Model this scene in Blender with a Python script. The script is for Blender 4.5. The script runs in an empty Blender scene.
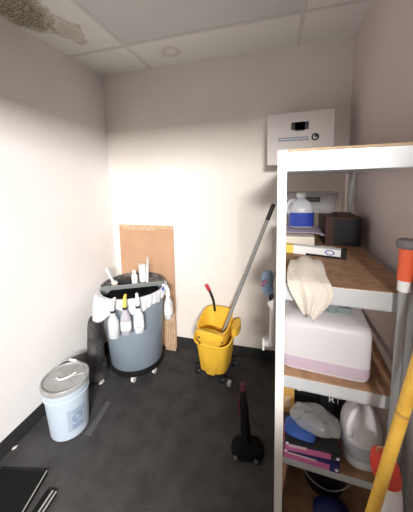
import bpy, bmesh, math, random
from math import sin, cos, pi, radians as R
from mathutils import Vector, Matrix, noise
random.seed(7)
S = bpy.context.scene
COL = S.collection

# ------------------------------------------------------------------ materials
MATS = {}
def mat(name, col, rough=.6, metal=0, var=0, vscale=20, bump=0, bscale=60, clear=0, col2=None, spec=.4, emis=None, transl=0):
    m = bpy.data.materials.new(name); m.use_nodes = True
    nt = m.node_tree; N = nt.nodes; L = nt.links
    b = N['Principled BSDF']; out = N['Material Output']
    b.inputs['Base Color'].default_value = (*col, 1); b.inputs['Roughness'].default_value = rough
    b.inputs['Metallic'].default_value = metal; b.inputs['Specular IOR Level'].default_value = spec
    tc = N.new('ShaderNodeTexCoord')
    if var or col2:
        n = N.new('ShaderNodeTexNoise'); n.inputs['Scale'].default_value = vscale; n.inputs['Detail'].default_value = 6
        L.new(tc.outputs['Object'], n.inputs['Vector'])
        r = N.new('ShaderNodeValToRGB')
        c2 = col2 if col2 else tuple(max(0, c * (1 - var)) for c in col)
        r.color_ramp.elements[0].color = (*c2, 1); r.color_ramp.elements[0].position = .35
        r.color_ramp.elements[1].color = (*col, 1); r.color_ramp.elements[1].position = .65
        L.new(n.outputs['Fac'], r.inputs['Fac']); L.new(r.outputs['Color'], b.inputs['Base Color'])
    if bump:
        n2 = N.new('ShaderNodeTexNoise'); n2.inputs['Scale'].default_value = bscale; n2.inputs['Detail'].default_value = 4
        L.new(tc.outputs['Object'], n2.inputs['Vector'])
        bp = N.new('ShaderNodeBump'); bp.inputs['Strength'].default_value = bump; bp.inputs['Distance'].default_value = .01
        L.new(n2.outputs['Fac'], bp.inputs['Height']); L.new(bp.outputs['Normal'], b.inputs['Normal'])
    last = b.outputs['BSDF']
    if transl:
        t = N.new('ShaderNodeBsdfTranslucent'); t.inputs['Color'].default_value = (*col, 1)
        mx = N.new('ShaderNodeMixShader'); mx.inputs[0].default_value = transl
        L.new(last, mx.inputs[1]); L.new(t.outputs[0], mx.inputs[2]); last = mx.outputs[0]
    if clear:
        t = N.new('ShaderNodeBsdfTransparent'); mx = N.new('ShaderNodeMixShader'); mx.inputs[0].default_value = clear
        L.new(last, mx.inputs[1]); L.new(t.outputs[0], mx.inputs[2]); last = mx.outputs[0]
    L.new(last, out.inputs['Surface'])
    MATS[name] = m; return m

M = dict(
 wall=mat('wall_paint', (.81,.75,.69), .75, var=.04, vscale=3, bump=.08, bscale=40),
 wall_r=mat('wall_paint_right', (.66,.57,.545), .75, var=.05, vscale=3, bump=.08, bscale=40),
 wall_l=mat('wall_paint_left_lit', (.86,.825,.805), .75, var=.04, vscale=3, bump=.08, bscale=40),  # same paint as the back wall, lightened to stand in for stronger light
 floor=mat('floor_carpet', (.074,.072,.071), .93, col2=(.052,.050,.050), vscale=9, bump=.5, bscale=160, spec=.15),
 base=mat('baseboard_rubber', (.032,.031,.031), .65, spec=.2),
 tbar=mat('ceiling_bar', (.70,.69,.67), .6),
 card=mat('cardboard', (.54,.32,.195), .85, var=.12, vscale=6),
 card2=mat('cardboard_pale', (.66,.45,.29), .85, var=.25, vscale=30),
 bin=mat('bin_plastic', (.25,.30,.355), .45, var=.08, vscale=8),
 rim=mat('bin_rim_dark', (.045,.045,.048), .5, col2=(.18,.18,.18), vscale=40),
 tray=mat('tray_grey', (.17,.18,.18), .5),
 liner=mat('liner_film', (.85,.86,.88), .35, transl=.3, clear=.12),
 black=mat('black_plastic', (.010,.010,.011), .5),
 cavityblack=mat('black_cavity_fill', (.012,.012,.013), .45, bump=.3, bscale=25),
 greybag=mat('charcoal_bag', (.085,.08,.08), .8, bump=.6, bscale=40, col2=(.022,.021,.021), vscale=14),
 white=mat('white_plastic', (.86,.86,.85), .4),
 whitedull=mat('white_plastic_dull', (.74,.72,.69), .5),
 clearb=mat('clear_bottle', (.74,.76,.76), .25, clear=.35),
 violetb=mat('violet_bottle', (.50,.47,.52), .3, clear=.2),
 paleb=mat('pale_bottle', (.74,.80,.83), .3, clear=.2),
 yellow=mat('yellow_plastic', (.85,.50,.05), .42, var=.08, vscale=12),
 yellowtrig=mat('yellow_trigger', (.82,.62,.12), .4),
 yellowpole=mat('yellow_paint', (.86,.52,.08), .45, col2=(.76,.42,.06), vscale=30),
 bluetrig=mat('blue_trigger', (.06,.11,.45), .4),
 pail=mat('pail_plastic', (.50,.575,.665), .4),
 lid=mat('pail_lid', (.36,.37,.37), .35, col2=(.27,.25,.23), vscale=7),
 ink=mat('blue_ink', (.16,.22,.34), .6),
 darkink=mat('dark_ink', (.03,.03,.035), .6),
 caster=mat('caster_grey', (.32,.32,.33), .4),
 red=mat('red_plastic', (.55,.03,.04), .4),
 orange=mat('orange_grip', (.80,.13,.05), .5),
 redcap=mat('red_cap', (.72,.07,.045), .45),
 steel=mat('grey_metal', (.40,.41,.41), .35, metal=.5),
 greygrip=mat('grey_grip', (.16,.145,.15), .6),
 mophandle=mat('mop_handle_grey', (.27,.27,.26), .45),
 cream=mat('cream_paint', (.80,.76,.71), .5),
 galv=mat('galvanised_beam', (.66,.68,.69), .42, metal=.35, var=.1, vscale=14),
 board=mat('particle_board', (.45,.265,.155), .8, col2=(.32,.18,.10), vscale=28),
 boardedge=mat('board_edge', (.62,.45,.28), .8, var=.2, vscale=60),
 box=mat('white_box', (.64,.59,.57), .7),
 wine=mat('dark_brown_box', (.06,.026,.02), .6),
 blueliq=mat('blue_liquid', (.025,.055,.36), .3),
 clearbin=mat('clear_tub', (.62,.60,.60), .3, clear=.5),
 jugclear=mat('clear_jug', (.72,.73,.76), .3, clear=.35),
 lav=mat('lavender_film', (.56,.48,.58), .4, clear=.15),
 towel=mat('paper_towel', (.80,.74,.64), .9, bump=.2, bscale=90),
 rag=mat('beige_rag', (.67,.60,.52), .95, bump=.5, bscale=150, var=.1, vscale=12),
 milky=mat('milky_plastic', (.86,.835,.85), .4, transl=.25, clear=.12),
 liquid=mat('purple_liquid', (.50,.39,.46), .4),
 teal=mat('teal_grey_cap', (.17,.21,.21), .5),
 pink=mat('pink_carton', (.62,.16,.36), .6),
 palepink=mat('pale_pink', (.80,.55,.62), .6),
 navy=mat('navy_print', (.03,.035,.15), .5),
 blue=mat('blue_cloth', (.035,.10,.38), .7),
 darkblue=mat('dark_blue_cloth', (.008,.012,.09), .7),
 film=mat('clear_film', (.50,.49,.49), .25, clear=.55, spec=.6),
 amber=mat('amber_carton', (.55,.30,.08), .6),
 jugwhite=mat('white_jug', (.80,.80,.81), .35),
 jugband=mat('jug_label_grey', (.52,.54,.58), .5),
 glove=mat('blue_grey_glove', (.17,.23,.31), .7),
 mauve=mat('mauve_glove', (.24,.10,.16), .7),
 tan=mat('tan_block', (.62,.50,.36), .8),
 strip=mat('grey_strip', (.10,.10,.10), .7),
 panel=mat('dark_panel', (.010,.010,.010), .9, spec=.1),
 trimlite=mat('light_edge', (.34,.33,.31), .6),
 magenta=mat('dull_magenta', (.06,.007,.022), .55),
 brownpanel=mat('red_brown_board', (.20,.11,.09), .8, var=.3, vscale=18),
 door=mat('door_frame_paint', (.55,.53,.50), .6),
)

# ceiling with stains (object space = world space)
def ceiling_mat():
    m = bpy.data.materials.new('ceiling_tile'); m.use_nodes = True
    nt = m.node_tree; N = nt.nodes; L = nt.links; b = N['Principled BSDF']; b.inputs['Roughness'].default_value = .45
    tc = N.new('ShaderNodeTexCoord')
    def nz(scale, detail=5):
        n = N.new('ShaderNodeTexNoise'); n.inputs['Scale'].default_value = scale; n.inputs['Detail'].default_value = detail
        L.new(tc.outputs['Object'], n.inputs['Vector']); return n
    def math_(op, a, bb=None, c=False):
        x = N.new('ShaderNodeMath'); x.operation = op; x.use_clamp = c
        for i, v in enumerate((a, bb)):
            if v is None: continue
            if isinstance(v, (int, float)): x.inputs[i].default_value = v
            else: L.new(v, x.inputs[i])
        return x.outputs[0]
    def blob(cx, cy, rx, ry, wob, scale):
        mp = N.new('ShaderNodeMapping'); mp.vector_type = 'POINT'
        mp.inputs['Location'].default_value = (-cx / rx, -cy / ry, 0); mp.inputs['Scale'].default_value = (1 / rx, 1 / ry, 0)
        L.new(tc.outputs['Object'], mp.inputs['Vector'])
        ln = N.new('ShaderNodeVectorMath'); ln.operation = 'LENGTH'; L.new(mp.outputs[0], ln.inputs[0])
        w = math_('MULTIPLY', math_('SUBTRACT', nz(scale).outputs['Fac'], .5), wob)
        return math_('ADD', ln.outputs['Value'], w)
    def mixc(fac, c_prev, col):
        x = N.new('ShaderNodeMix'); x.data_type = 'RGBA'
        if isinstance(fac, float): x.inputs['Factor'].default_value = fac
        else: L.new(fac, x.inputs['Factor'])
        if isinstance(c_prev, tuple): x.inputs['A'].default_value = (*c_prev, 1)
        else: L.new(c_prev, x.inputs['A'])
        x.inputs['B'].default_value = (*col, 1); return x.outputs['Result']
    base = mixc(nz(5).outputs['Fac'], (.78, .785, .76), (.85, .85, .825))
    # brown water stain
    d = blob(-1.225, 1.37, .085, .15, 1.6, 10)
    inside = math_('MULTIPLY', math_('SUBTRACT', 1.0, d, True), 2.2, True)
    c = mixc(math_('MULTIPLY', inside, .55), base, (.50, .38, .28))
    ringf = math_('SUBTRACT', 1.0, math_('MULTIPLY', math_('ABSOLUTE', math_('SUBTRACT', d, .9)), 7), True)
    c = mixc(math_('MULTIPLY', ringf, .5), c, (.30, .19, .13))
    # ring stain near the back wall
    d2 = blob(-.74, 1.80, .07, .075, .7, 14)
    f2 = math_('SUBTRACT', 1.0, math_('MULTIPLY', math_('ABSOLUTE', math_('SUBTRACT', d2, .75)), 2.2), True)
    c = mixc(math_('MULTIPLY', f2, .5), c, (.50, .37, .33))
    # mould speckle
    d3 = blob(-1.33, 1.09, .17, .26, 1.0, 9)
    m3 = math_('MULTIPLY', math_('SUBTRACT', 1.0, d3, True), 3.5, True)
    sp = N.new('ShaderNodeTexVoronoi'); sp.inputs['Scale'].default_value = 75; L.new(tc.outputs['Object'], sp.inputs['Vector'])
    spk = math_('SUBTRACT', 1.15, math_('MULTIPLY', sp.outputs['Distance'], 1.3), True)
    c = mixc(math_('MULTIPLY', m3, .75), c, (.40, .35, .19))
    c = mixc(math_('MULTIPLY', m3, spk), c, (.05, .043, .016))
    L.new(c, b.inputs['Base Color']); return m
M['ceil'] = ceiling_mat()
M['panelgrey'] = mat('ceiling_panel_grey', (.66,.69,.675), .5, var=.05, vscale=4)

# ------------------------------------------------------------------ mesh helpers
def new(): return bmesh.new()
def box(bm, x0, x1, y0, y1, z0, z1, bev=0, mtx=None):
    r = bmesh.ops.create_cube(bm, size=1)
    vs = r['verts']
    for v in vs:
        v.co = Vector(((x0 + x1) / 2 + v.co.x * (x1 - x0), (y0 + y1) / 2 + v.co.y * (y1 - y0), (z0 + z1) / 2 + v.co.z * (z1 - z0)))
    if bev:
        es = list({e for v in vs for e in v.link_edges})
        rb = bmesh.ops.bevel(bm, geom=es, offset=bev, segments=2, affect='EDGES', profile=.6)
        vs = list({v for f in rb['faces'] for v in f.verts} | {v for v in vs if v.is_valid})
    if mtx is not None:
        for v in vs:
            if v.is_valid: v.co = mtx @ v.co
    return bm
def rings(bm, rr, cap0=True, cap1=True, closed=True):
    """skin a list of rings (each a list of points)"""
    V = [[bm.verts.new(p) for p in ring] for ring in rr]
    n = len(V[0])
    for a, b in zip(V[:-1], V[1:]):
        for i in range(n if closed else n - 1):
            j = (i + 1) % n
            try: bm.faces.new((a[i], a[j], b[j], b[i]))
            except ValueError: pass
    if cap0: bm.faces.new(V[0][::-1])
    if cap1: bm.faces.new(V[-1])
    return bm
def sup(cx, cy, z, hx, hy, e=2, n=32, zs=0):
    pts = []
    for i in range(n):
        t = 2 * pi * i / n; c, s = cos(t), sin(t)
        x = hx * math.copysign(abs(c) ** (2 / e), c); y = hy * math.copysign(abs(s) ** (2 / e), s)
        pts.append(Vector((cx + x, cy + y, z + zs * y)))
    return pts
def lathe(bm, prof, n=24, c=(0, 0), e=2, cap0=True, cap1=True):
    return rings(bm, [sup(c[0], c[1], z, r, r, e, n) for r, z in prof], cap0, cap1)
def tube(bm, pts, r, n=10, cap=True):
    pts = [Vector(p) for p in pts]; rad = r if isinstance(r, (list, tuple)) else [r] * len(pts)
    rr = []; ref = None
    for i, p in enumerate(pts):
        t = (pts[min(i + 1, len(pts) - 1)] - pts[max(i - 1, 0)]).normalized()
        if ref is None:
            ref = Vector((1, 0, 0)) if abs(t.x) < .9 else Vector((0, 1, 0))
        u = (ref - t * ref.dot(t)).normalized(); w = t.cross(u); ref = u
        rr.append([p + rad[i] * (cos(2 * pi * k / n) * u + sin(2 * pi * k / n) * w) for k in range(n)])
    return rings(bm, rr, cap, cap)
def smooth_path(P, k=6):
    P = [Vector(p) for p in P]; out = []
    Q = [P[0] * 2 - P[1]] + P + [P[-1] * 2 - P[-2]]
    for i in range(1, len(Q) - 2):
        for s in range(k):
            t = s / k; a, b, c, d = Q[i - 1], Q[i], Q[i + 1], Q[i + 2]
            out.append(.5 * ((2 * b) + (c - a) * t + (2 * a - 5 * b + 4 * c - d) * t * t + (3 * b - a - 3 * c + d) * t ** 3))
    out.append(P[-1]); return out
def poly(bm, pts2, z0, z1):
    a = [bm.verts.new((x, y, z0)) for x, y in pts2]; b = [bm.verts.new((x, y, z1)) for x, y in pts2]
    n = len(a)
    bm.faces.new(a[::-1]); bm.faces.new(b)
    for i in range(n): bm.faces.new((a[i], a[(i + 1) % n], b[(i + 1) % n], b[i]))
    return bm
def wobble(bm, amp, sc, seed=0):
    for v in bm.verts:
        v.co += noise.noise_vector(v.co * sc + Vector((seed, seed * 2, 0))) * amp
    return bm
def obj(name, bm, m, parent=None, smooth=True, sub=0, solid=0):
    bmesh.ops.recalc_face_normals(bm, faces=bm.faces)
    me = bpy.data.meshes.new(name); bm.to_mesh(me); bm.free()
    o = bpy.data.objects.new(name, me); COL.objects.link(o)
    me.materials.append(m if not isinstance(m, str) else M[m])
    if smooth:
        for p in me.polygons: p.use_smooth = True
        try: me.set_sharp_from_angle(angle=R(38))
        except Exception: pass
    if solid:
        md = o.modifiers.new('thickness', 'SOLIDIFY'); md.thickness = solid; md.offset = 0
    if sub:
        md = o.modifiers.new('smooth', 'SUBSURF'); md.levels = sub; md.render_levels = sub
    if parent: o.parent = parent
    return o
def tag(o, label, cat, group=None):
    o['label'] = label; o['category'] = cat
    if group: o['group'] = group
    return o
def thing(name, label, cat, loc=(0, 0, 0), rotz=0, group=None, rot=None):
    o = bpy.data.objects.new(name, None); COL.objects.link(o); o.empty_display_size = .05
    o.location = loc; o.rotation_euler = rot if rot else (0, 0, rotz)
    return tag(o, label, cat, group)
def struct(name, bm, m, smooth=False):
    o = obj(name, bm, m, None, smooth); o['kind'] = 'structure'; return o
def dup(root, loc, rotz, label, group=None):
    r = root.copy(); COL.objects.link(r); r.location = loc; r.rotation_euler = (0, 0, rotz); r['label'] = label
    if group: r['group'] = group
    for ch in list(root.children):
        c = ch.copy(); COL.objects.link(c); c.parent = r
        for g in ch.children:
            d = g.copy(); COL.objects.link(d); d.parent = c
    return r
def text(name, body, size, m, parent, loc, rot, extrude=.0004):
    cu = bpy.data.curves.new(name, 'FONT'); cu.body = body; cu.size = size; cu.extrude = extrude
    cu.align_x = 'CENTER'; cu.align_y = 'CENTER'
    t = bpy.data.objects.new(name, cu); COL.objects.link(t)
    bpy.context.view_layer.update()
    me = bpy.data.meshes.new_from_object(t.evaluated_get(bpy.context.evaluated_depsgraph_get()))
    bpy.data.objects.remove(t); bpy.data.curves.remove(cu)
    o = bpy.data.objects.new(name, me); COL.objects.link(o); me.materials.clear(); me.materials.append(M[m])
    o.parent = parent; o.location = loc; o.rotation_euler = rot; return o
def ring_mark(bm, c, r0, r1, t, n=28, ex=1.0):
    """flat annulus facing -y, centre c"""
    rr = []
    for r, yy in ((r0, 0), (r1, 0), (r1, -t), (r0, -t), (r0, 0)):
        rr.append([Vector((c[0] + ex * r * cos(2 * pi * i / n), c[1] + yy, c[2] + r * sin(2 * pi * i / n))) for i in range(n)])
    return rings(bm, rr, False, False)

# ------------------------------------------------------------------ room
L_, D_, R_, H_, F_ = -1.4607, 1.9975, .478, 2.418, -.45
T_ = .08
b = new(); box(b, L_ - T_, R_ + T_, F_ - T_, D_ + T_, -.05, 0); struct('floor', b, 'floor')
b = new(); box(b, L_ - T_, R_ + T_, F_ - T_, D_ + T_, H_, H_ + .05); struct('ceiling', b, M['ceil'])
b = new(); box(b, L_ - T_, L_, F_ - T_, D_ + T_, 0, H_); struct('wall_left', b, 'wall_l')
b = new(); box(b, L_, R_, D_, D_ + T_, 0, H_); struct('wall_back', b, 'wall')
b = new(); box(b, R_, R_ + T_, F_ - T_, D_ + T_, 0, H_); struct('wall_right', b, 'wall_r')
# wall behind the camera, with the doorway the light comes through
DX0, DX1, DZ, DSX = -1.15, .44, 2.03, .07
b = new(); box(b, L_, DX0, F_ - T_, F_, 0, H_); box(b, DX1, R_, F_ - T_, F_, 0, H_); box(b, DX0, DX1, F_ - T_, F_, DZ, H_); box(b, DSX, DX1, F_ - T_, F_, 0, 1.30)  # last box: unseen low sill, added to shade the lower right
struct('wall_front', b, 'wall')
b = new()
box(b, DX0 - .05, DX0, F_, F_ + .015, 0, DZ + .05); box(b, DX1, DX1 + .05, F_, F_ + .015, 0, DZ + .05); box(b, DX0, DX1, F_, F_ + .015, DZ, DZ + .05)
struct('trim_1', b, 'door')
b = new(); box(b, L_, L_ + .008, F_ + .02, D_, 0, .095, .003); struct('baseboard_left', b, 'base')
b = new(); box(b, L_ + .008, R_, D_ - .008, D_, 0, .095, .003); struct('baseboard_back', b, 'base')
# ceiling grid: grey panels in the middle field, white borders
k = 2
for x in (-1.0, .13):
    b = new(); box(b, x - .012, x + .012, F_, D_, H_ - .003, H_); struct('trim_%d' % k, b, 'tbar'); k += 1
for y in (1.63, 1.02, .41):
    b = new(); box(b, L_, R_, y - .012, y + .012, H_ - .0035, H_ - .0005); struct('trim_%d' % k, b, 'tbar'); k += 1
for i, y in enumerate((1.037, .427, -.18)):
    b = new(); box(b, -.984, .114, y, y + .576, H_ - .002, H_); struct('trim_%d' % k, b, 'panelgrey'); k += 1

# ------------------------------------------------------------------ shelving unit
XS, YS, W, LN = .001, .908, .42, .90
Z = dict(a=1.592, b=1.132, c=.767, d=.412, e=.10)
sh = thing('shelving_unit', 'tall steel shelving unit with five brown boards along right wall', 'shelf', (XS, YS, 0), -.045)
for i, (px, py, sx, sy) in enumerate(((0, 0, 1, 1), (W, 0, -1, 1), (0, LN, 1, -1), (W, LN, -1, -1))):
    b = new()
    w = .031 if px == 0 else .020; t = .003
    box(b, *sorted((px, px + sx * w)), *sorted((py, py + sy * t)), 0, 1.597)
    box(b, *sorted((px, px + sx * t)), *sorted((py + sy * t, py + sy * w)), 0, 1.597)
    o = obj('post', b, 'cream' if px == 0 else 'steel', sh, False)
    if px: o['label'] = 'grey steel post'
    else: o['label'] = 'cream painted post'
for key, z in Z.items():
    bh = {'a': .066, 'b': .066, 'c': .05, 'd': .03, 'e': .05}[key]
    b = new()
    box(b, .003, W - .003, .0035, .006, z - bh, z - .002, .0008); box(b, .003, W - .003, .0035, .018, z - bh, z - bh + .003)
    obj('front_beam', b, 'galv', sh, False)
    b = new(); box(b, .003, W - .003, LN - .006, LN - .0035, z - bh, z - .002); obj('back_beam', b, 'galv', sh, False)
    for x0, x1 in ((.0035, .006), (W - .006, W - .0035)):
        b = new(); box(b, x0, x1, .006, LN - .006, z - bh, z - .002); obj('side_beam', b, 'galv', sh, False)
    b = new(); box(b, .007, W - .007, .0065, LN - .007, z - .014, z, .001)
    bd = obj('board', b, 'board', sh, False)
    if key == 'a':
        b = new(); box(b, .032, W - .032, .0005, .0062, z - .0015, z + .006); obj('board_lip', b, 'boardedge', sh, False)
    if key == 'a':
        b = new(); box(b, .007, W - .007, .0065, LN - .007, z - bh + .0035, z - bh + .0065); obj('under_panel', b, 'galv', sh, False)

# ---- on the top board
bx = thing('carton', 'white carton with black hand hole on top of the shelving unit', 'box', (.135, 1.855, 1.593))
b = new(); box(b, -.20, .20, -.10, .10, 0, .325, .004); obj('body', b, 'box', bx, False)
b = new(); box(b, -.052, .052, -.1015, -.0995, .215, .262, .0); box(b, -.03, .03, -.1015, -.0995, .208, .262)
obj('hand_hole', b, 'black', bx, False)
b = new()
for i, (zz, x0, x1) in enumerate(((.168, -.13, .055), (.153, -.13, .055))):
    x = x0
    while x < x1:
        wdt = random.uniform(.008, .02); box(b, x, min(x + wdt, x1), -.1012, -.0998, zz - .005, zz + .004); x += wdt + .004
obj('printed_lines', b, 'ink', bx, False)
b = new(); ring_mark(b, (.092, -.1, .165), .013, .023, .0012); box(b, .088, .105, -.1012, -.0998, .163, .178)
obj('printed_emblem', b, 'darkink', bx, False)

# ---- second board (z = 1.129)
zb = Z['b'] + .0005
tw = thing('paper_towel_stack', 'cream stack of folded paper towels under the blue jug', 'paper towels', (.105, 1.50, zb))
for i in range(4):
    b = new(); box(b, -.085, .085, -.12, .16, i * .0165, i * .0165 + .0163, .002)
    wobble(b, .001, 20, i); obj('towel_pack', b, 'towel', tw, False)
b = new()
for i in range(9):
    pass
gx, gy = 14, 14
vv = [[b.verts.new((-.10 + .24 * i / gx, -.15 + .30 * j / gy, .006 + .010 * (1 + noise.noise(Vector((i * .6, j * .6, 3)))) - (.012 if i > 12 else 0))) for j in range(gy + 1)] for i in range(gx + 1)]
for i in range(gx):
    for j in range(gy): b.faces.new((vv[i][j], vv[i + 1][j], vv[i + 1][j + 1], vv[i][j + 1]))
o = obj('plastic_bag', b, 'lav', sub=1, solid=.006); o.location = (.105, 1.55, zb + .0665)
tag(o, 'lavender plastic bag lying flat beneath the blue jug', 'bag')
jg = thing('jug', 'clear handled jug half full of blue liquid with white cap', 'jug', (.135, 1.55, zb + .092))
jw = .068
b = new(); rings(b, [sup(0, 0, z, r, r * .9, 3, 28) for z, r in ((0, jw * .92), (.006, jw), (.085, jw), (.11, jw * .96), (.14, jw * .75), (.158, .03), (.162, .024), (.172, .024))]); obj('body', b, 'jugclear', jg)
b = new(); rings(b, [sup(0, 0, z, r, r * .9, 3, 28) for z, r in ((.004, jw * .9), (.008, jw * 1.015), (.086, jw * 1.015), (.0865, jw * .5))]); obj('liquid', b, 'blueliq', jg)
b = new(); lathe(b, [(.024, .172), (.026, .174), (.026, .192), (.023, .195)]); obj('cap', b, 'white', jg)
b = new(); tube(b, smooth_path([(-.03, -.01, .15), (-.055, -.03, .152), (-.075, -.04, .13), (-.078, -.04, .10), (-.066, -.035, .082)]), .010); obj('handle', b, 'jugclear', jg)
db = thing('carton', 'dark brown carton at back right beside the clear tub', 'box', (.345, 1.60, zb))
b = new(); box(b, -.088, .088, -.115, .13, 0, .150, .003); obj('body', b, 'wine', db, False)
b = new(); box(b, -.045, .086, -.1168, -.1148, .003, .146); obj('black_face', b, 'black', db, False)
b = new(); box(b, -.089, .089, -.116, .13, .150, .156, .002); obj('lid', b, 'wine', db, False)
tb = thing('storage_tub', 'clear plastic tub with black label resting on the dark brown carton', 'tub', (.20, 1.71, zb + .1565))
b = new(); rings(b, [sup(0, 0, z, hx, hy, 6, 36) for z, hx, hy in ((0, .105, .062), (.10, .125, .075), (.108, .131, .08), (.11, .124, .074), (.006, .102, .059))], True, True)
obj('body', b, 'clearbin', tb); tb.scale = (1.22, 1, 1.15)
b = new(); box(b, -.03, .04, -.080, -.0775, .062, .085, .001); obj('black_label', b, 'darkink', tb, False)
b = new(); box(b, -.02, .03, -.0808, -.0798, .071, .076); obj('label_line', b, 'greygrip', tb, False)
wr = thing('film_box', 'long slim white box with yellow and black ends behind the rag', 'box', (.172, 1.285, zb), R(-17))
b = new(); box(b, -.09, .12, -.021, .021, 0, .042, .002); obj('body', b, 'white', wr, False)
b = new(); box(b, -.135, -.0905, -.0205, .0205, 0, .041, .002); obj('yellow_end', b, 'yellowtrig', wr, False)
b = new(); box(b, .1205, .142, -.021, .021, 0, .042, .002); box(b, -.03, .12, -.0214, -.0208, .0, .010); obj('black_end', b, 'black', wr, False)
b = new(); ring_mark(b, (.075, -.0213, .025), .009, .0125, .001, ex=1.6); obj('blue_emblem', b, 'bluetrig', wr)
b = new(); box(b, 0, .07, -.02, .02, 0, .018, .003); o = obj('tan_block', b, 'tan'); o.location = (.215, 1.40, zb); o.rotation_euler = (0, 0, R(-15))
tag(o, 'small tan block lying right of the paper towels', 'block')

# rag draped over the front beam of the second board
b = new()
prof = [(.20, .016), (.165, .046), (.12, .056), (.07, .046), (.028, .026), (-.004, .014), (-.016, -.002), (-.019, -.025), (-.021, -.05), (-.021, -.075), (-.020, -.098)]
nu = 22
V = []
for k, (yy, zz) in enumerate(prof):
    t = k / (len(prof) - 1); row = []
    hw = .046 + .027 * sin(min(1, t / .65) * pi / 2)
    if t > .68: hw *= 1 - .80 * (t - .68) / .32
    cx = .012 * t
    for i in range(nu + 1):
        u = -1 + 2 * i / nu
        fold = .009 * sin(u * 3.7 + 1.2 + t * 1.5) + .007 * noise.noise(Vector((u * 3.2, t * 2.2, 8)))
        n1 = noise.noise(Vector((u * 2, t * 4, 5))) * .008
        x = cx + u * hw + (.006 * sin(k * 1.1))
        if yy > 0: row.append(b.verts.new((x, yy + n1, max(.004, zz + fold * .9 + n1))))
        else: row.append(b.verts.new((x, yy - abs(fold) * 1.1 - .003 - (.006 if abs(u) < .3 else 0), zz + n1 - .045 * max(0, t - .5) * (u + .25) * (1 if u > 0 else -.4))))
    V.append(row)
for k in range(len(V) - 1):
    for i in range(nu): b.faces.new((V[k][i], V[k][i + 1], V[k + 1][i + 1], V[k + 1][i]))
o = obj('rag', b, 'rag', sub=1, solid=.005); o.location = (.105, YS, zb + .001)
tag(o, 'crumpled beige rag draped over the front edge of the second shelf', 'rag')

# ---- third board (z = .767): big square carboy
zc = Z['c'] + .0005
cb = thing('carboy', 'large milky square container with purple liquid on the middle board', 'container', (.185, 1.075, zc), R(-5))
hx, hy = .157, .14
secs = [(0, .93), (.006, .975), (.02, 1), (.165, 1), (.185, .985), (.198, .94), (.208, .80), (.214, .45)]
b = new(); rings(b, [sup(0, 0, z, hx * s, hy * s, 9, 48) for z, s in secs]); obj('body', b, 'milky', cb)
b = new(); rings(b, [sup(0, 0, z, hx * s, hy * s, 9, 48) for z, s in ((.0005, .90), (.004, .965), (.02, 1.003), (.058, 1.004), (.0582, .96))]); obj('liquid', b, 'liquid', cb)
b = new(); box(b, -.02, .10, -.05, .0, .205, .236, .006); lathe(b, [(.03, .214), (.03, .25), (.026, .252)], c=(.03, -.03)); obj('cap', b, 'teal', cb)

# ---- fourth board (z = .415)
zd = Z['d'] + .0005
for i, (dz, rz, lab) in enumerate(((0, -3, 'pink and black glove carton at the bottom of the pair'), (.0415, 1, 'pink and black glove carton on top of the pair under blue cloth'))):
    g = thing('glove_carton', lab, 'box', (.137, .962, zd + dz), R(rz), group='pink and black cartons')
    b = new(); box(b, -.098, .098, -.058, .07, 0, .041, .0015); obj('body', b, 'pink', g, False)
    b = new(); box(b, -.0985, .0985, -.0587, -.057, .027, .0405); box(b, .066, .0986, -.0587, .02, 0, .0405); box(b, -.0983, .0983, -.0583, .0703, .0400, .0414); obj('black_print', b, 'darkink' if i else 'navy', g, False)
    b = new(); box(b, -.085, .02 if i == 0 else -.02, -.0594, -.0584, .023 - i * .004, .030); obj('pale_stripe', b, 'palepink', g, False)
    b = new(); ring_mark(b, (-.09, -.0588, .033), 0.0, .006, .001); obj('round_mark', b, 'white', g)
    b = new(); ring_mark(b, (.09, -.0588, .012), 0.0, .006, .001); obj('round_mark', b, 'white', g)
b = new(); rings(b, [sup(.0, 0, z, hx_, hy_, 3, 28) for z, hx_, hy_ in ((0, .060, .045), (.012, .065, .05), (.028, .045, .04), (.036, .02, .015))]); wobble(b, .008, 30, 4)
for v in b.verts: v.co.z = max(v.co.z, 0)
o = obj('folded_cloth', b, 'blue', sub=1); o.location = (.098, .955, zd + .0835); o.rotation_euler = (0, 0, R(-8)); tag(o, 'bright blue folded cloth on the pink cartons under clear film', 'cloth')
b = new(); rings(b, [sup(.0, 0, z, hx_, hy_, 2.6, 32) for z, hx_, hy_ in ((0, .085, .055), (.012, .094, .062), (.03, .09, .06), (.05, .078, .055), (.065, .055, .04), (.075, .025, .02))]); wobble(b, .014, 24, 9); wobble(b, .012, 60, 2)
o = obj('film_bag', b, 'film', sub=1); o.scale = (1, 1, .7); o.location = (.155, .985, zd + .105); o.rotation_euler = (0, R(6), R(-5)); tag(o, 'crumpled clear film bag heaped over the blue cloth', 'bag')
am = thing('carton', 'amber carton standing at the left end of the fourth board', 'box', (.055, 1.12, zd))
b = new(); box(b, -.03, .03, -.035, .035, 0, .175, .002); obj('body', b, 'amber', am, False)
b = new(); box(b, -.012, .012, -.0362, -.0345, .05, .11); obj('paper_label', b, 'boardedge', am, False)
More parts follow.
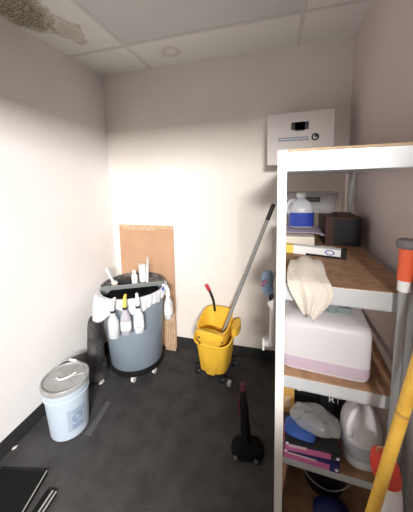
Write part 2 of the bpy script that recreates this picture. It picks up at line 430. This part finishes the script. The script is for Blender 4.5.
for i, (x, y, rz, lab) in enumerate(((.138, 1.17, 3, 'black carton with white print next to the amber carton'), (.246, 1.14, -4, 'black carton with white letters behind the white jug'))):
    g = thing('carton', lab, 'box', (x, y, zd), R(rz), group='black cartons on the fourth board')
    b = new(); box(b, -.052, .052, -.05, .05, 0, .195 - .02 * i, .003); obj('body', b, 'black', g, False)
    if i: text('printed_letters', 'RT', .042, 'whitedull', g, (.008, -.0512, .130), (pi / 2, 0, 0))
    else:
        b = new(); poly(b, [(-.04, 0), (.03, .008), (.042, .022), (-.02, .016), (-.044, .01)], -.0008, .0008)
        o = obj('printed_swoosh', b, 'whitedull', g, False); o.location = (0, -.0512, .12); o.rotation_euler = (pi / 2, 0, 0)
        b = new(); poly(b, [(-.03, 0), (.02, .004), (.03, .012), (-.02, .010)], -.0008, .0008)
        o = obj('printed_bar', b, 'whitedull', g, False); o.location = (0, -.0512, .155); o.rotation_euler = (pi / 2, 0, 0)

wj = thing('jug', 'white gallon jug with moulded handle at right end of the fourth board', 'jug', (.325, 1.0, zd))
wj.scale = (1.15, 1.15, 1.13)
b = new(); rings(b, [sup(0, 0, z, r * .95, r * 1.05, 2.5, 32) for z, r in ((0, .056), (.008, .062), (.11, .062), (.135, .058), (.165, .045), (.19, .028), (.2, .019), (.212, .019))]); obj('body', b, 'jugwhite', wj)
b = new(); rings(b, [sup(0, 0, z, .0625 * .95, .0625 * 1.05, 2.5, 32) for z in (.035, .036, .085, .086)], False, False); obj('label_band', b, 'jugband', wj)
b = new(); tube(b, smooth_path([(-.012, -.022, .198), (-.036, -.046, .195), (-.052, -.062, .165), (-.050, -.062, .13), (-.040, -.045, .112)]), .009); obj('handle', b, 'jugwhite', wj)
b = new(); lathe(b, [(.021, .210), (.021, .226), (.018, .229)]); obj('cap', b, 'white', wj)

# ---- bottom board
ze = Z['e'] + .0005
b = new(); box(b, -.004, .004, -.16, .16, 0, .24, .001); o = obj('brown_board', b, 'brownpanel', None, False); o.location = (.06, 1.09, ze); o.rotation_euler = (0, R(6), R(-12))
tag(o, 'red-brown board leaning inside the left end of the bottom shelf', 'board')
pb = thing('pail', 'black pail with wire handle on the bottom board', 'bucket', (.225, 1.125, ze))
b = new(); lathe(b, [(.085, 0), (.105, .20), (.110, .205), (.110, .215), (.102, .215), (.082, .008)], 32); obj('body', b, 'black', pb)
b = new(); tube(b, smooth_path([(-.108, 0, .20), (-.112, -.05, .15), (-.08, -.092, .10), (0, -.110, .075), (.08, -.092, .10), (.112, -.05, .15), (.108, 0, .20)]), .003, 8); obj('wire_handle', b, 'steel', pb)
b = new(); rings(b, [sup(0, 0, z, r, r * .8, 2.4, 26) for z, r in ((0, .055), (.04, .078), (.09, .08), (.13, .055), (.145, .02))]); wobble(b, .012, 22, 2)
for v in b.verts: v.co.z = max(v.co.z, 0)
o = obj('cloth_bundle', b, 'darkblue', sub=1); o.scale = (.95, .72, .6); o.location = (.228, .963, ze); tag(o, 'dark blue cloth bundle in front of the black pail on bottom board', 'cloth')

# ---- hanging at the left side of the shelving unit
gl = thing('rubber_glove', 'blue-grey rubber glove hanging on the left side of the shelving unit', 'glove', (-.040, 1.2, .935))
b = new(); rings(b, [sup(.004 * sin(z * 60), 0, z, hx_, .016, 2.2, 18) for z, hx_ in ((.045, .020), (.06, .026), (.085, .028), (.105, .030), (.125, .026), (.132, .014))]); wobble(b, .008, 40, 1); obj('cuff', b, 'glove', gl, sub=1)
for i, (x, l) in enumerate(((-.014, .030), (-.003, .045), (.008, .038), (.018, .028))):
    b = new(); tube(b, [(x, 0, .055), (x * 1.2, -.004, .05 - l * .5), (x * 1.1, -.006, .05 - l)], [.0085, .008, .005], 8); obj('finger', b, 'glove', gl)
b = new(); tube(b, [(-.002, -.020, .09), (-.018, -.026, .08), (-.026, -.022, .06)], [.009, .010, .006], 8); o = obj('thumb', b, 'mauve', gl); o['label'] = 'mauve glove thumb'
b = new(); tube(b, [(.024, 0, .118), (.040, 0, .135), (.0555, 0, .15)], .003, 6); obj('hook', b, 'steel', gl)
hb = thing('hand_brush', 'white long-handled brush hanging beside the left post of the shelving unit', 'brush', (-.022, 1.2, .66))
b = new(); tube(b, [(0, 0, .04), (.004, 0, .15), (.004, 0, .215), (-.003, 0, .24), (.004, 0, .265)], [.009, .010, .010, .015, .008], 12); obj('handle', b, 'whitedull', hb)
b = new(); box(b, -.032, .012, -.014, .014, .02, .045, .005); obj('head', b, 'whitedull', hb)
b = new(); box(b, -.040, -.030, -.012, .012, -.004, .052, .002); obj('bristle_block', b, 'white', hb)

b = new(); rings(b, [sup(0, 0, z, r, r, 2, 14) for z, r in ((.258, .006), (.27, .012), (.288, .013), (.30, .006))]); wobble(b, .004, 50, 3); o = obj('hang_clip', b, 'black', hb); o['label'] = 'small black clip at the top'
b = new(); tube(b, [(0, 0, .298), (.012, 0, .38), (.0375, 0, .425)], .002, 6); obj('hang_cord', b, 'black', hb)

# ------------------------------------------------------------------ poles by the right post
sq = thing('squeegee_pole', 'grey pole with orange-red grip and grey cap leaning on the right post', 'pole', (.373, .866, 0), rot=(0, 0, 0))
b = new(); tube(b, [(0, 0, 0), (0, -.004, 1.20)], .0125, 14); obj('shaft', b, 'steel', sq)
b = new(); tube(b, [(0, -.004, 1.155), (0, -.004, 1.19)], .0165, 16); obj('ferrule', b, 'white', sq)
b = new(); tube(b, [(0, -.004, 1.19), (.0005, -.0045, 1.24), (.0015, -.005, 1.287)], [.020, .019, .0205], 18); obj('grip', b, 'orange', sq)
b = new(); lathe(b, [(.018, 1.286), (.026, 1.289), (.029, 1.297), (.029, 1.307), (.024, 1.314), (.012, 1.316)], 22, c=(.0015, -.005)); obj('cap', b, 'greygrip', sq)
o2 = thing('squeegee_pole', 'second pole with red-orange grip mostly hidden behind the grey-capped pole', 'pole', (.43, .866, 0))
b = new(); tube(b, [(0, 0, 0), (0, 0, 1.2)], .011, 12); obj('shaft', b, 'steel', o2)
b = new(); tube(b, [(0, 0, 1.16), (0, 0, 1.33), (0, 0, 1.345)], [.020, .020, .012], 16); obj('grip', b, 'orange', o2)

yp = thing('broom_pole', 'yellow pole leaning diagonally against the right wall in the foreground', 'pole', (0, 0, 0))
A = Vector((.352, .74, .917)); B = Vector((.2855, .74, .497)); d = (A - B).normalized()
P0 = B - d * ((B.z - .004) / d.z); P1 = B + d * ((1.45 - B.z) / d.z)
def yl(z): return B + d * ((z - B.z) / d.z)
yp.location = P0
b = new(); tube(b, [yl(.18) - P0, P1 - P0], .0165, 16); obj('shaft', b, 'yellowpole', yp)
b = new(); tube(b, [yl(.02) - P0, yl(.18) - P0], [.0185, .0185], 16); obj('socket', b, 'black', yp)
b = new(); tube(b, [yl(.845) - P0, yl(.855) - P0], .0168, 16); obj('worn_ring', b, 'amber', yp)

tbt = thing('bottle', 'tall white bottle with red cap and loop standing in front of the shelving unit', 'bottle', (.390, .805, .002), rot=(0, R(-4.0), 0))
b = new(); lathe(b, [(.030, 0), (.034, .006), (.034, .50), (.030, .53), (.022, .55), (.022, .56)], 26); obj('body', b, 'white', tbt)
b = new(); rings(b, [sup(cx_, 0, z, r, r * .9, 2, 26) for z, r, cx_ in ((.545, .024, 0), (.55, .036, -.004), (.575, .040, -.010), (.61, .039, -.014), (.640, .030, -.018), (.65, .016, -.017))]); obj('cap', b, 'redcap', tbt)
b = new(); tube(b, smooth_path([(-.03, -.004, .642), (-.034, -.006, .662), (-.022, -.008, .672), (-.010, -.006, .660), (-.014, -.004, .645)]), .0028, 8); obj('loop', b, 'card', tbt)

# ------------------------------------------------------------------ cardboard against the back wall
cs = thing('cardboard_sheet', 'large brown cardboard sheet leaning on the back wall behind the bin', 'cardboard', (-1.125, 1.962, 0), rot=(R(-1.2), 0, 0))
b = new(); box(b, -.265, .265, -.004, .004, .002, 1.125, .001)
obj('sheet', b, 'card', cs, False)
b = new(); poly(b, [(-.255, 1.125), (-.21, 1.086), (.10, 1.078), (.115, 1.125)], 0, .004)
o = obj('top_flap', b, 'card2', cs, False); o.rotation_euler = (pi / 2, 0, 0); o.location = (0, -.0045, 0)
b = new(); box(b, .06, .26, -.007, -.0045, 1.098, 1.124); obj('flap_strip', b, 'card2', cs, False)
b = new()
for i in range(6): box(b, -.05 + i * .017, -.05 + i * .017 + .014, -.006, .006 - .003 * (i % 2), .0, .33 + .012 * (i % 3), .002)
o = obj('cardboard_strip', b, 'card2', None, False); o.location = (-.905, 1.925, .001); o.rotation_euler = (R(-3), 0, 0)
tag(o, 'pale folded cardboard strip standing right of the bin', 'cardboard')

# ------------------------------------------------------------------ big bin on a dolly
BC = Vector((-1.095, 1.688, 0))
dl = thing('bin_dolly', 'black round dolly with white casters under the grey bin', 'dolly', BC)
dl.scale = (.97, .97, 1.12)
b = new(); lathe(b, [(.20, .058), (.222, .060), (.226, .075), (.224, .098), (.216, .098), (.214, .084)], 40); obj('deck', b, 'black', dl)
for i, a in enumerate((290, 345, 60, 130, 215)):
    ca = Vector((cos(R(a)), sin(R(a)), 0)) * .185
    b = new(); tube(b, [ca + Vector((-.010, 0, .025)), ca + Vector((.010, 0, .025))], .024, 18); w = obj('caster', b, 'white', dl)
    b = new(); box(b, ca.x - .013, ca.x + .013, ca.y - .010, ca.y + .010, .045, .060, .002); obj('caster_fork', b, 'steel', w, False)
bn = thing('trash_bin', 'large round grey-blue trash bin on a dolly by the back wall', 'bin', BC + Vector((0, 0, .095)))
bn.scale = (1, 1, .985)
def brad(z): return .205 + (.238 - .205) * z / .585
b = new()
lathe(b, [(.195, .0), (.205, .012), (.238, .565), (.232, .565), (.199, .018), (.02, .014)], 56); obj('body', b, 'bin', bn)
b = new(); lathe(b, [(.2375, .552), (.252, .556), (.254, .598), (.247, .604), (.236, .600), (.233, .566), (.2325, .552)], 56, cap0=False, cap1=False); obj('rim', b, 'rim', bn)
for s in (-1, 1):
    b = new(); a = R(31) + (0 if s > 0 else pi)
    pth = [Vector((cos(a + t) * (.245 + .028 * (1 - (t / .17) ** 2)), sin(a + t) * (.245 + .028 * (1 - (t / .17) ** 2)), .535)) for t in (-.17, -.1, 0, .1, .17)]
    tube(b, pth, .012, 10); obj('handle', b, 'bin', bn)
# liner folded over the rim
b = new(); rr = []
a0, a1, nA = 165, 392, 90
prof = [(.225, .50), (.229, .58), (.240, .612), (.258, .612), (.266, .59), (.270, .55), (.274, 0)]
for i in range(nA + 1):
    a = a0 + (a1 - a0) * i / nA
    hem = .535 - .012 * sin(a * .11) - .02 * noise.noise(Vector((a * .06, 1, 1)))
    ex = 0
    if 196 < a < 278: q = sin((a - 196) / 82 * pi); hem -= .10 * q; ex = .042 * q
    if 283 < a < 338: hem -= .030 * sin((a - 283) / 55 * pi)
    if a > 345: hem += .02
    row = []
    for k, (r, z) in enumerate(prof):
        if k == len(prof) - 1: z = hem
        if k == len(prof) - 2: z = (hem + .59) / 2
        f = k / (len(prof) - 1)
        wob = .007 * noise.noise(Vector((a * .11, k * .6, 0))) + .005 * sin(a * .7 + k)
        row.append(Vector((cos(R(a)) * (r + (wob + ex * f if k > 2 else 0)), sin(R(a)) * (r + (wob + ex * f if k > 2 else 0)), z)))
    rr.append(row)
rings(b, rr, False, False, closed=False)
o = obj('bin_liner', b, 'liner', None, True, sub=1, solid=.0015); o.location = BC + Vector((0, 0, .0865)); tag(o, 'translucent white bin liner folded over the rim of the grey bin', 'liner')
# black fill added inside to stand in for the dark cavity
b = new(); rings(b, [sup(0, 0, z, r, r, 2, 30) for z, r in ((.20, .19), (.40, .210), (.54, .219), (.575, .205), (.575, .15), (.56, .07))]); wobble(b, .010, 14, 5)
o = obj('cavity_fill', b, 'cavityblack', sub=1); o.location = BC + Vector((0, 0, .07)); tag(o, 'added black fill that darkens the inside of the grey bin', 'bag')
# tray over the back half
ty = thing('bin_tray', 'grey half-round tray set across the back of the bin', 'tray', BC + Vector((0, 0, .692)), R(27))
arc = [(.240 * cos(t), .240 * sin(t)) for t in [pi * (i / 24) for i in range(25)]]
hp = [(.240, -.03)] + arc + [(-.240, -.03)]
b = new(); poly(b, hp, 0, .006); obj('base', b, 'rim', ty, False)
b = new(); box(b, -.236, .236, -.036, -.026, -.008, .026, .004); obj('front_wall', b, 'tray', ty, False)
b = new()
out_ = [Vector((x, y, 0)) for x, y in arc]
rings(b, [[Vector((x * s, y * s, z)) for s, z in ((1.0, .006), (1.02, .022), (.97, .022), (.955, .006))] for x, y in arc], True, True); obj('back_wall', b, 'rim', ty)

# spray bottles hung on the bin
def spray(label, loc, rz, bodym, headm, group, labelm='white', dots=False, ring='darkink'):
    t = thing('spray_bottle', label, 'bottle', loc, rz, group)
    t.scale = (1.12, 1.12, 1.04)
    b = new(); rings(b, [sup(0, 0, z, hx_, hx_ * .82, 2.6, 22) for z, hx_ in ((0, .026), (.005, .030), (.10, .031), (.118, .029), (.145, .018), (.165, .012), (.172, .012))]); obj('body', b, bodym, t)
    if labelm:
        b = new(); rings(b, [sup(0, 0, z, .0316, .0316 * .82, 2.6, 22) for z in (.035, .036, .092, .093)], False, False); lb = obj('wrap_label', b, labelm, t)
        if dots:
            b = new(); box(b, -.010, -.004, -.0275, -.0255, .042, .05); box(b, .004, .010, -.0275, -.0255, .042, .05); obj('printed_mark', b, 'darkink', lb, False)
    b = new(); lathe(b, [(.0145, .170), (.0145, .184), (.012, .186)], 18); obj('collar', b, ring, t)
    b = new(); tube(b, smooth_path([(0, 0, .184), (0, -.002, .20), (0, .004, .225), (0, .022, .243), (0, .040, .247)]), [.012] * 8 + [.0115] * 8 + [.009] * 8 + [.007], 12); obj('spray_head', b, headm, t)
    b = new(); tube(b, smooth_path([(0, .02, .236), (0, .030, .222), (0, .030, .205)]), .0045, 8); obj('trigger', b, headm, t)
    return t
def hang(a, r, z): return BC + Vector((r * cos(R(a)), r * sin(R(a)), z))
G = 'spray bottles hung on the bin'
def facing(a): return R(a) + pi / 2     # local +y towards the bin
spray('clear spray bottle with white head, leftmost on the bin front', hang(279, .345, .475), R(279 - 270), 'clearb', 'white', G, None)
spray('violet-grey spray bottle with yellow head hung on the bin', hang(292, .325, .487), R(292 - 270), 'violetb', 'yellowtrig', G, 'white')
spray('pale spray bottle with white head and white label, third on bin front', hang(307, .318, .482), R(307 - 270), 'paleb', 'white', G, 'white', True)
rs = spray('white spray bottle with blue trigger at right side of the bin', hang(355, .312, .475), R(355 - 270), 'paleb', 'white', G, 'white', False, 'white')
for ch in rs.children:
    if ch.name.startswith('trigger'): ch.data.materials[0] = M['bluetrig']; ch['label'] = 'blue trigger'; ch.scale = (2.2, 1.3, 1); ch.location = (0, -.004, .0)

# things on the tray
zt = .6985
def tpt(x, y, z=0): 
    c, s = cos(R(27)), sin(R(27)); return BC + Vector((x * c - y * s, x * s + y * c, zt + z))
sb = thing('squeeze_bottle', 'short white squeeze bottle standing on the bin tray', 'bottle', (-1.095, 1.715, zt))
b = new(); lathe(b, [(.021, 0), (.023, .004), (.023, .065), (.015, .078), (.013, .082)], 20); obj('body', b, 'white', sb)
b = new(); lathe(b, [(.014, .082), (.014, .10), (.011, .112)], 16); obj('cap', b, 'white', sb)
sb2 = thing('squeeze_bottle', 'taller white bottle behind the short one on the bin tray', 'bottle', (-1.055, 1.775, zt))
b = new(); lathe(b, [(.026, 0), (.028, .004), (.028, .105), (.025, .112)], 20); obj('body', b, 'white', sb2)
b = new(); lathe(b, [(.029, .112), (.029, .138), (.024, .143)], 20); obj('cap', b, 'whitedull', sb2)
wd = thing('duster', 'thin white stick standing upright beside the white bottles', 'brush', (-1.0, 1.745, zt), rot=(R(-2), R(3), 0))
b = new(); tube(b, [(0, 0, 0), (0, 0, .15)], .009, 12); obj('handle', b, 'white', wd)
b = new(); tube(b, [(0, 0, .15), (0, 0, .19), (0, 0, .215)], [.007, .0045, .002], 10); obj('tip', b, 'white', wd)
sc = thing('scrub_brush', 'white handled scrub brush leaning out over the left of the bin tray', 'brush', (-1.245, 1.655, zt))
b = new(); tube(b, smooth_path([(.012, -.01, .02), (-.03, 0, .065), (-.068, .012, .125)]), [.010] * 5 + [.0105] * 5 + [.011] * 3, 12); obj('handle', b, 'whitedull', sc)
b = new(); box(b, -.015, .035, -.016, .016, .012, .030, .006); obj('head', b, 'whitedull', sc)
b = new(); box(b, -.012, .032, -.013, .013, 0, .013); obj('bristles', b, 'tan', sc, False)
bb = thing('small_case', 'small black case lying on the bin tray beside the white bottles', 'case', (-1.175, 1.700, zt), R(20))
b = new(); box(b, -.055, .05, -.03, .03, 0, .030, .004); obj('body', b, 'black', bb)
b = new(); box(b, -.055, .05, -.03, .03, .0302, .040, .004); obj('lid', b, 'black', bb)

# charcoal bag slumped between bin and left wall
b = new(); rings(b, [sup(cx_, cy_, z, hx_, hy_, 2.3, 30) for z, hx_, hy_, cx_, cy_ in ((0, .070, .08, .02, -.03), (.02, .082, .10, .02, -.03), (.06, .082, .10, .02, -.03), (.10, .074, .09, .016, -.02), (.15, .060, .072, .006, -.01), (.20, .056, .06, .0, 0), (.25, .056, .056, -.004, .005), (.30, .05, .05, -.004, .01), (.40, .045, .045, 0, .02), (.46, .03, .03, 0, .02), (.475, .012, .012, 0, .02))]); wobble(b, .030, 9, 8); wobble(b, .010, 34, 3)
for v in b.verts: v.co.z = max(v.co.z, 0)
o = obj('bag', b, 'greybag', sub=1); o.location = (-1.37, 1.52, .001); tag(o, 'dark charcoal bag slumped on the floor left of the bin', 'bag')
b = new(); poly(b, [(0, 0), (.022, .008), (.03, .03), (.016, .05), (.004, .03)], 0, .012); o = obj('paper_scrap', b, 'whitedull', None, False); o.location = (-1.295, 1.475, .03); o.rotation_euler = (R(50), 0, R(20)); o.location = (-1.275, 1.43, .001); o.rotation_euler = (0, 0, R(20))
tag(o, 'crumpled white scrap beside the charcoal bag', 'paper')

# ------------------------------------------------------------------ pail
PC = Vector((-1.236, 1.115, .001))
pl = thing('pail', 'pale blue-white plastic pail with grey lid by the left wall', 'bucket', PC)
b = new(); lathe(b, [(.103, 0), (.108, .005), (.121, .245), (.124, .247), (.127, .25), (.127, .262), (.123, .264), (.125, .284), (.129, .287), (.129, .300), (.124, .302), (.125, .315), (.118, .318), (.100, .02)], 48); obj('body', b, 'pail', pl)
b = new(); lathe(b, [(.128, .308), (.133, .310), (.134, .332), (.130, .338), (.123, .338), (.119, .328), (.03, .328)], 48, cap0=False); ld = obj('lid', b, 'lid', pl)
b = new()
for i in range(5):
    a = R(-20 + 55 * i); tube(b, [(cos(a) * .03, sin(a) * .03, .329), (cos(a) * .115, sin(a) * .115, .329)], .0022, 6)
obj('lid_rib', b, 'lid', ld)
b = new(); tube(b, smooth_path([(-.045, -.02, .332), (-.01, -.03, .337), (.025, .0, .338), (.035, .045, .334)]), .0055, 8); obj('white_strap', b, 'white', pl)
b = new(); tube(b, smooth_path([(.124, .02, .30), (.11, .03, .352), (.06, .075, .353), (.0, .11, .353), (-.06, .115, .353), (-.11, .07, .352), (-.126, .02, .30)]), .0022, 8); bh = obj('bail_handle', b, 'steel', pl)
b = new(); tube(b, [(-.07, .112, .353), (-.02, .112, .353)], .008, 10); obj('handle_grip', b, 'white', bh)
# emblem label on the side towards the viewer's right
la = R(-22)
b = new(); rows = []
for z in (.055, .195):
    rr_ = .108 + .013 * z / .24 + .0012
    rows.append([Vector((rr_ * cos(la + R(q)), rr_ * sin(la + R(q)), z)) for q in range(-26, 27, 4)])
rings(b, rows, False, False, closed=False); lp = obj('side_label', b, mat('pail_label', (.38,.45,.55), .5), pl)
def on_pail(u, z, lift=.002):
    rr_ = .108 + .013 * z / .24 + lift; return Vector((rr_ * cos(la + u / .115), rr_ * sin(la + u / .115), z))
b = new()
tube(b, [on_pail(.026 * cos(t), .135 + .030 * sin(t)) for t in [2 * pi * i / 28 for i in range(29)]], .0022, 6, False)
tube(b, [on_pail(.015 * cos(t), .135 + .018 * sin(t)) for t in [2 * pi * i / 22 for i in range(23)]], .0025, 6, False)
for z in (.09, .08, .07):
    tube(b, [on_pail(u, z) for u in (-.03, -.015, 0, .015, .03)], .0022, 6)
tube(b, [on_pail(u, .18) for u in (-.03, -.015, 0, .015, .03)], .002, 6)
obj('printed_emblem', b, 'ink', lp)

# floor bits on the left
b = new(); poly(b, [(-1.105, 1.085), (-1.060, 1.088), (-1.085, 1.315), (-1.118, 1.32)], .001, .007); o = obj('floor_strip', b, 'strip', None, False); tag(o, 'flat grey strip lying on the floor right of the pail', 'strip')
b = new(); poly(b, [(0, 0), (.02, .004), (.026, .016), (.004, .012)], 0, .006); o = obj('paper_scrap', b, 'whitedull', None, False); o.location = (-1.445, .905, .001); o.rotation_euler = (0, 0, R(45)); tag(o, 'tiny pale scrap on the floor at foot of the left wall', 'paper')
for i, (loc, rz, lab, L2) in enumerate((((-1.225, .655, .001), 13, 'dark flat panel with one thin light edge, left one on the floor', 1), ((-1.035, .68, .001), 4, 'dark flat panel with double light edge, right one on the floor', 2))):
    g = thing('floor_panel', lab, 'panel', loc, R(rz), group='dark panels on the floor')
    w2 = .13 if i == 0 else .012
    if i == 0: 
        b = new(); box(b, -w2, w2, -.24, .18, 0, .022, .002); obj('sheet', b, 'panel', g, False)
        b = new(); box(b, w2 - .004, w2 + .001, -.24, .181, .0215, .0245); obj('edge_strip', b, 'trimlite', g, False)
    else:
        b = new(); box(b, -.030, .025, -.24, .12, 0, .018, .002); obj('sheet', b, 'panel', g, False)
        b = new(); box(b, .020, .027, -.24, .121, .0175, .021); obj('edge_strip', b, 'trimlite', g, False)
        b = new(); box(b, .000, .008, -.24, .121, .0175, .021); obj('edge_strip', b, 'trimlite', g, False)

# ------------------------------------------------------------------ mop bucket
MB_ = Vector((-.455, 1.805, 0))
mb = thing('mop_bucket', 'yellow mop bucket with wringer on casters by the back wall', 'bucket', MB_, R(-7))
mb.scale = (1.16, 1.12, 1.02)
b = new()
rings(b, [sup(0, 0, z, hx_, hy_, 4, 44) for z, hx_, hy_ in ((.048, .078, .100), (.056, .092, .112), (.20, .108, .122), (.29, .118, .130))] +
      [sup(0, 0, .300, .130, .140, 3.6, 44, .18), sup(0, 0, .325, .134, .144, 3.6, 44, .25), sup(0, 0, .330, .128, .138, 3.6, 44, .25), sup(0, 0, .30, .112, .124, 4, 44, .18), sup(0, 0, .07, .085, .10, 4, 44)])
obj('body', b, 'yellow', mb)
# front moulding (V-shaped relief on the body)
b = new(); rings(b, [sup(0, -.112, z, hx_, .012, 3, 20) for z, hx_ in ((.05, .03), (.12, .05), (.24, .060), (.26, .055))]); obj('front_moulding', b, 'yellow', mb)
wg = obj('wringer', rings(new(), [sup(0, y_, z, hx_, hy_, 3.6, 40, s_) for z, hx_, hy_, y_, s_ in ((.20, .075, .070, .015, 0), (.33, .098, .100, 0, .15), (.405, .108, .116, -.004, .32), (.418, .110, .118, -.004, .36), (.418, .102, .110, -.004, .36), (.34, .090, .092, 0, .2), (.23, .068, .062, .015, 0))]), 'yellow', mb)
b = new(); rings(b, [sup(0, -.118, z, hx_, hy_, 2.6, 28) for z, hx_, hy_ in ((.285, .060, .014), (.31, .085, .022), (.35, .098, .026), (.378, .100, .024), (.382, .090, .016))]); 
for v in b.verts:
    if v.co.z > .33: v.co.z += .030 * (1 - (v.co.x / .105) ** 2) - .006; v.co.y -= .010 * (1 - (v.co.x / .105) ** 2)
obj('wringer_lip', b, 'yellow', wg)
b = new(); rings(b, [sup(.128, .06, z, .026, .075, 2.5, 24) for z in (.31, .315, .36, .372)]); obj('side_bracket', b, 'yellow', wg)
for i, (x, y, z) in enumerate(((-.060, -.152, .352), (-.06, -.141, .30), (.09, -.132, .338), (-.112, -.03, .385), (-.113, .05, .40))):
    b = new(); bmesh.ops.create_uvsphere(b, u_segments=12, v_segments=8, radius=.0065); o = obj('bolt', b, 'darkink', wg); o.location = (x, y, z)
b = new(); tube(b, smooth_path([(-.040, .10, .42), (-.042, .085, .50), (-.05, .07, .56), (-.066, .06, .615)]), .0085, 10); hd = obj('lever', b, 'black', wg)
b = new(); tube(b, smooth_path([(-.066, .06, .612), (-.076, .055, .64), (-.084, .052, .655)]), [.012] * 13, 12); obj('lever_grip', b, 'red', hd)
for i, (x, y) in enumerate(((-.105, -.085), (.075, -.105), (.105, .075), (-.085, .105), (.150, -.110))):
    if i == 4: continue
    b = new(); tube(b, [(x - .011, y, .023), (x + .011, y, .023)], .0225, 18); c_ = obj('caster', b, 'black', mb)
    b = new(); tube(b, [(x - .013, y, .023), (x + .013, y, .023)], .011, 14); obj('caster_hub', b, 'caster', c_)
    b = new(); box(b, x - .016, x + .016, y - .012, y + .012, .044, .060, .002); obj('caster_plate', b, 'black', c_, False)
b = new(); tube(b, [(.10, -.10, .035), (.128, -.115, .03)], .012, 10); arm = obj('caster_arm', b, 'black', mb)
b = new(); tube(b, [(.120, -.118, .023), (.142, -.118, .023)], .0225, 18); obj('outrigger_wheel', b, 'caster', arm)

# mop
mp = thing('mop', 'mop with long grey handle standing in the yellow bucket against the wall', 'mop', (0, 0, 0))
Mt = Vector((-.022, 1.972, 1.315)); Mb = Vector((-.415, 1.80, .27)); md = (Mt - Mb).normalized()
mp.location = Mb
b = new(); tube(b, [Vector((0, 0, 0)), Mt - Mb - md * .13], .0125, 14); obj('handle', b, 'mophandle', mp)
b = new(); tube(b, [Mt - Mb - md * .13, Mt - Mb - md * .005, Mt - Mb], [.0155, .0155, .010], 14); obj('grip', b, 'black', mp)
b = new(); rings(b, [sup(0, 0, z, r, r * .9, 2, 20) for z, r in ((-.035, .036), (-.01, .045), (.02, .03), (.045, .015))]); wobble(b, .008, 40, 2); obj('mop_head', b, 'towel', mp)

# dark upright cleaner on the floor
vc = thing('floor_cleaner', 'dark upright floor cleaner with dull magenta trim on the carpet', 'cleaner', (-.145, 1.24, .001), R(10))
b = new(); rings(b, [sup(0, 0, z, hx_, hy_, 3, 28) for z, hx_, hy_ in ((0, .085, .06), (.008, .09, .065), (.035, .08, .055), (.05, .045, .03))]); obj('head', b, 'panel', vc)
b = new(); tube(b, smooth_path([(-.005, .01, .045), (-.012, .05, .15), (-.02, .08, .30)]), [.028] * 5 + [.026] * 5 + [.018] * 3, 14); obj('body', b, 'panel', vc)
b = new(); tube(b, smooth_path([(-.035, .045, .15), (-.043, .07, .25)]), [.010] * 7, 10); obj('side_trim', b, 'magenta', vc)
b = new(); tube(b, [(-.02, .08, .295), (-.022, .085, .335)], [.019, .014], 12); obj('top_trim', b, 'magenta', vc)
for x, y in ((-.07, -.045), (.04, -.055)):
    b = new(); tube(b, [(x - .008, y - .012, .012), (x + .012, y - .014, .012)], .009, 10); obj('wheel', b, 'strip', vc)

# ------------------------------------------------------------------ light, world, camera
def area(name, loc, target, sx, sy, power, col):
    l = bpy.data.lights.new(name, 'AREA'); l.shape = 'RECTANGLE'; l.size = sx; l.size_y = sy; l.energy = power; l.color = col
    o = bpy.data.objects.new(name, l); COL.objects.link(o); o.location = loc
    o.rotation_euler = (Vector(target) - Vector(loc)).to_track_quat('-Z', 'Y').to_euler(); return o
area('hallway_light', (.68, -2.05, 2.19), (-1.2, 1.3, .7), .9, .25, 122, (1, .985, .965)).data.spread = R(120)
w = bpy.data.worlds.new('world'); S.world = w; w.use_nodes = True
w.node_tree.nodes['Background'].inputs[0].default_value = (1, .95, .93, 1); w.node_tree.nodes['Background'].inputs[1].default_value = .45

FPX, YAW, PITCH, ROLL, CY = 252.67, .2736, .1296, -.0253, 214.02
cd = bpy.data.cameras.new('camera'); cam = bpy.data.objects.new('camera', cd); COL.objects.link(cam)
cd.sensor_fit = 'AUTO'; cd.sensor_width = 36; cd.lens = FPX * 36 / 512; cd.shift_x = 0; cd.shift_y = -(256 - CY) / 512
cd.clip_start = .02
Fv = Vector((-sin(YAW) * cos(PITCH), cos(YAW) * cos(PITCH), -sin(PITCH))); Rv = Vector((cos(YAW), sin(YAW), 0)); Uv = Rv.cross(Fv)
R2 = cos(ROLL) * Rv + sin(ROLL) * Uv; U2 = -sin(ROLL) * Rv + cos(ROLL) * Uv
m = Matrix((R2, U2, -Fv)).transposed().to_4x4(); m.translation = (0, 0, 1.5); cam.matrix_world = m
S.camera = cam
S.view_settings.view_transform = 'Standard'; S.view_settings.look = 'None'; S.view_settings.gamma = 1; S.view_settings.exposure = 0
S.view_settings.use_curve_mapping = False
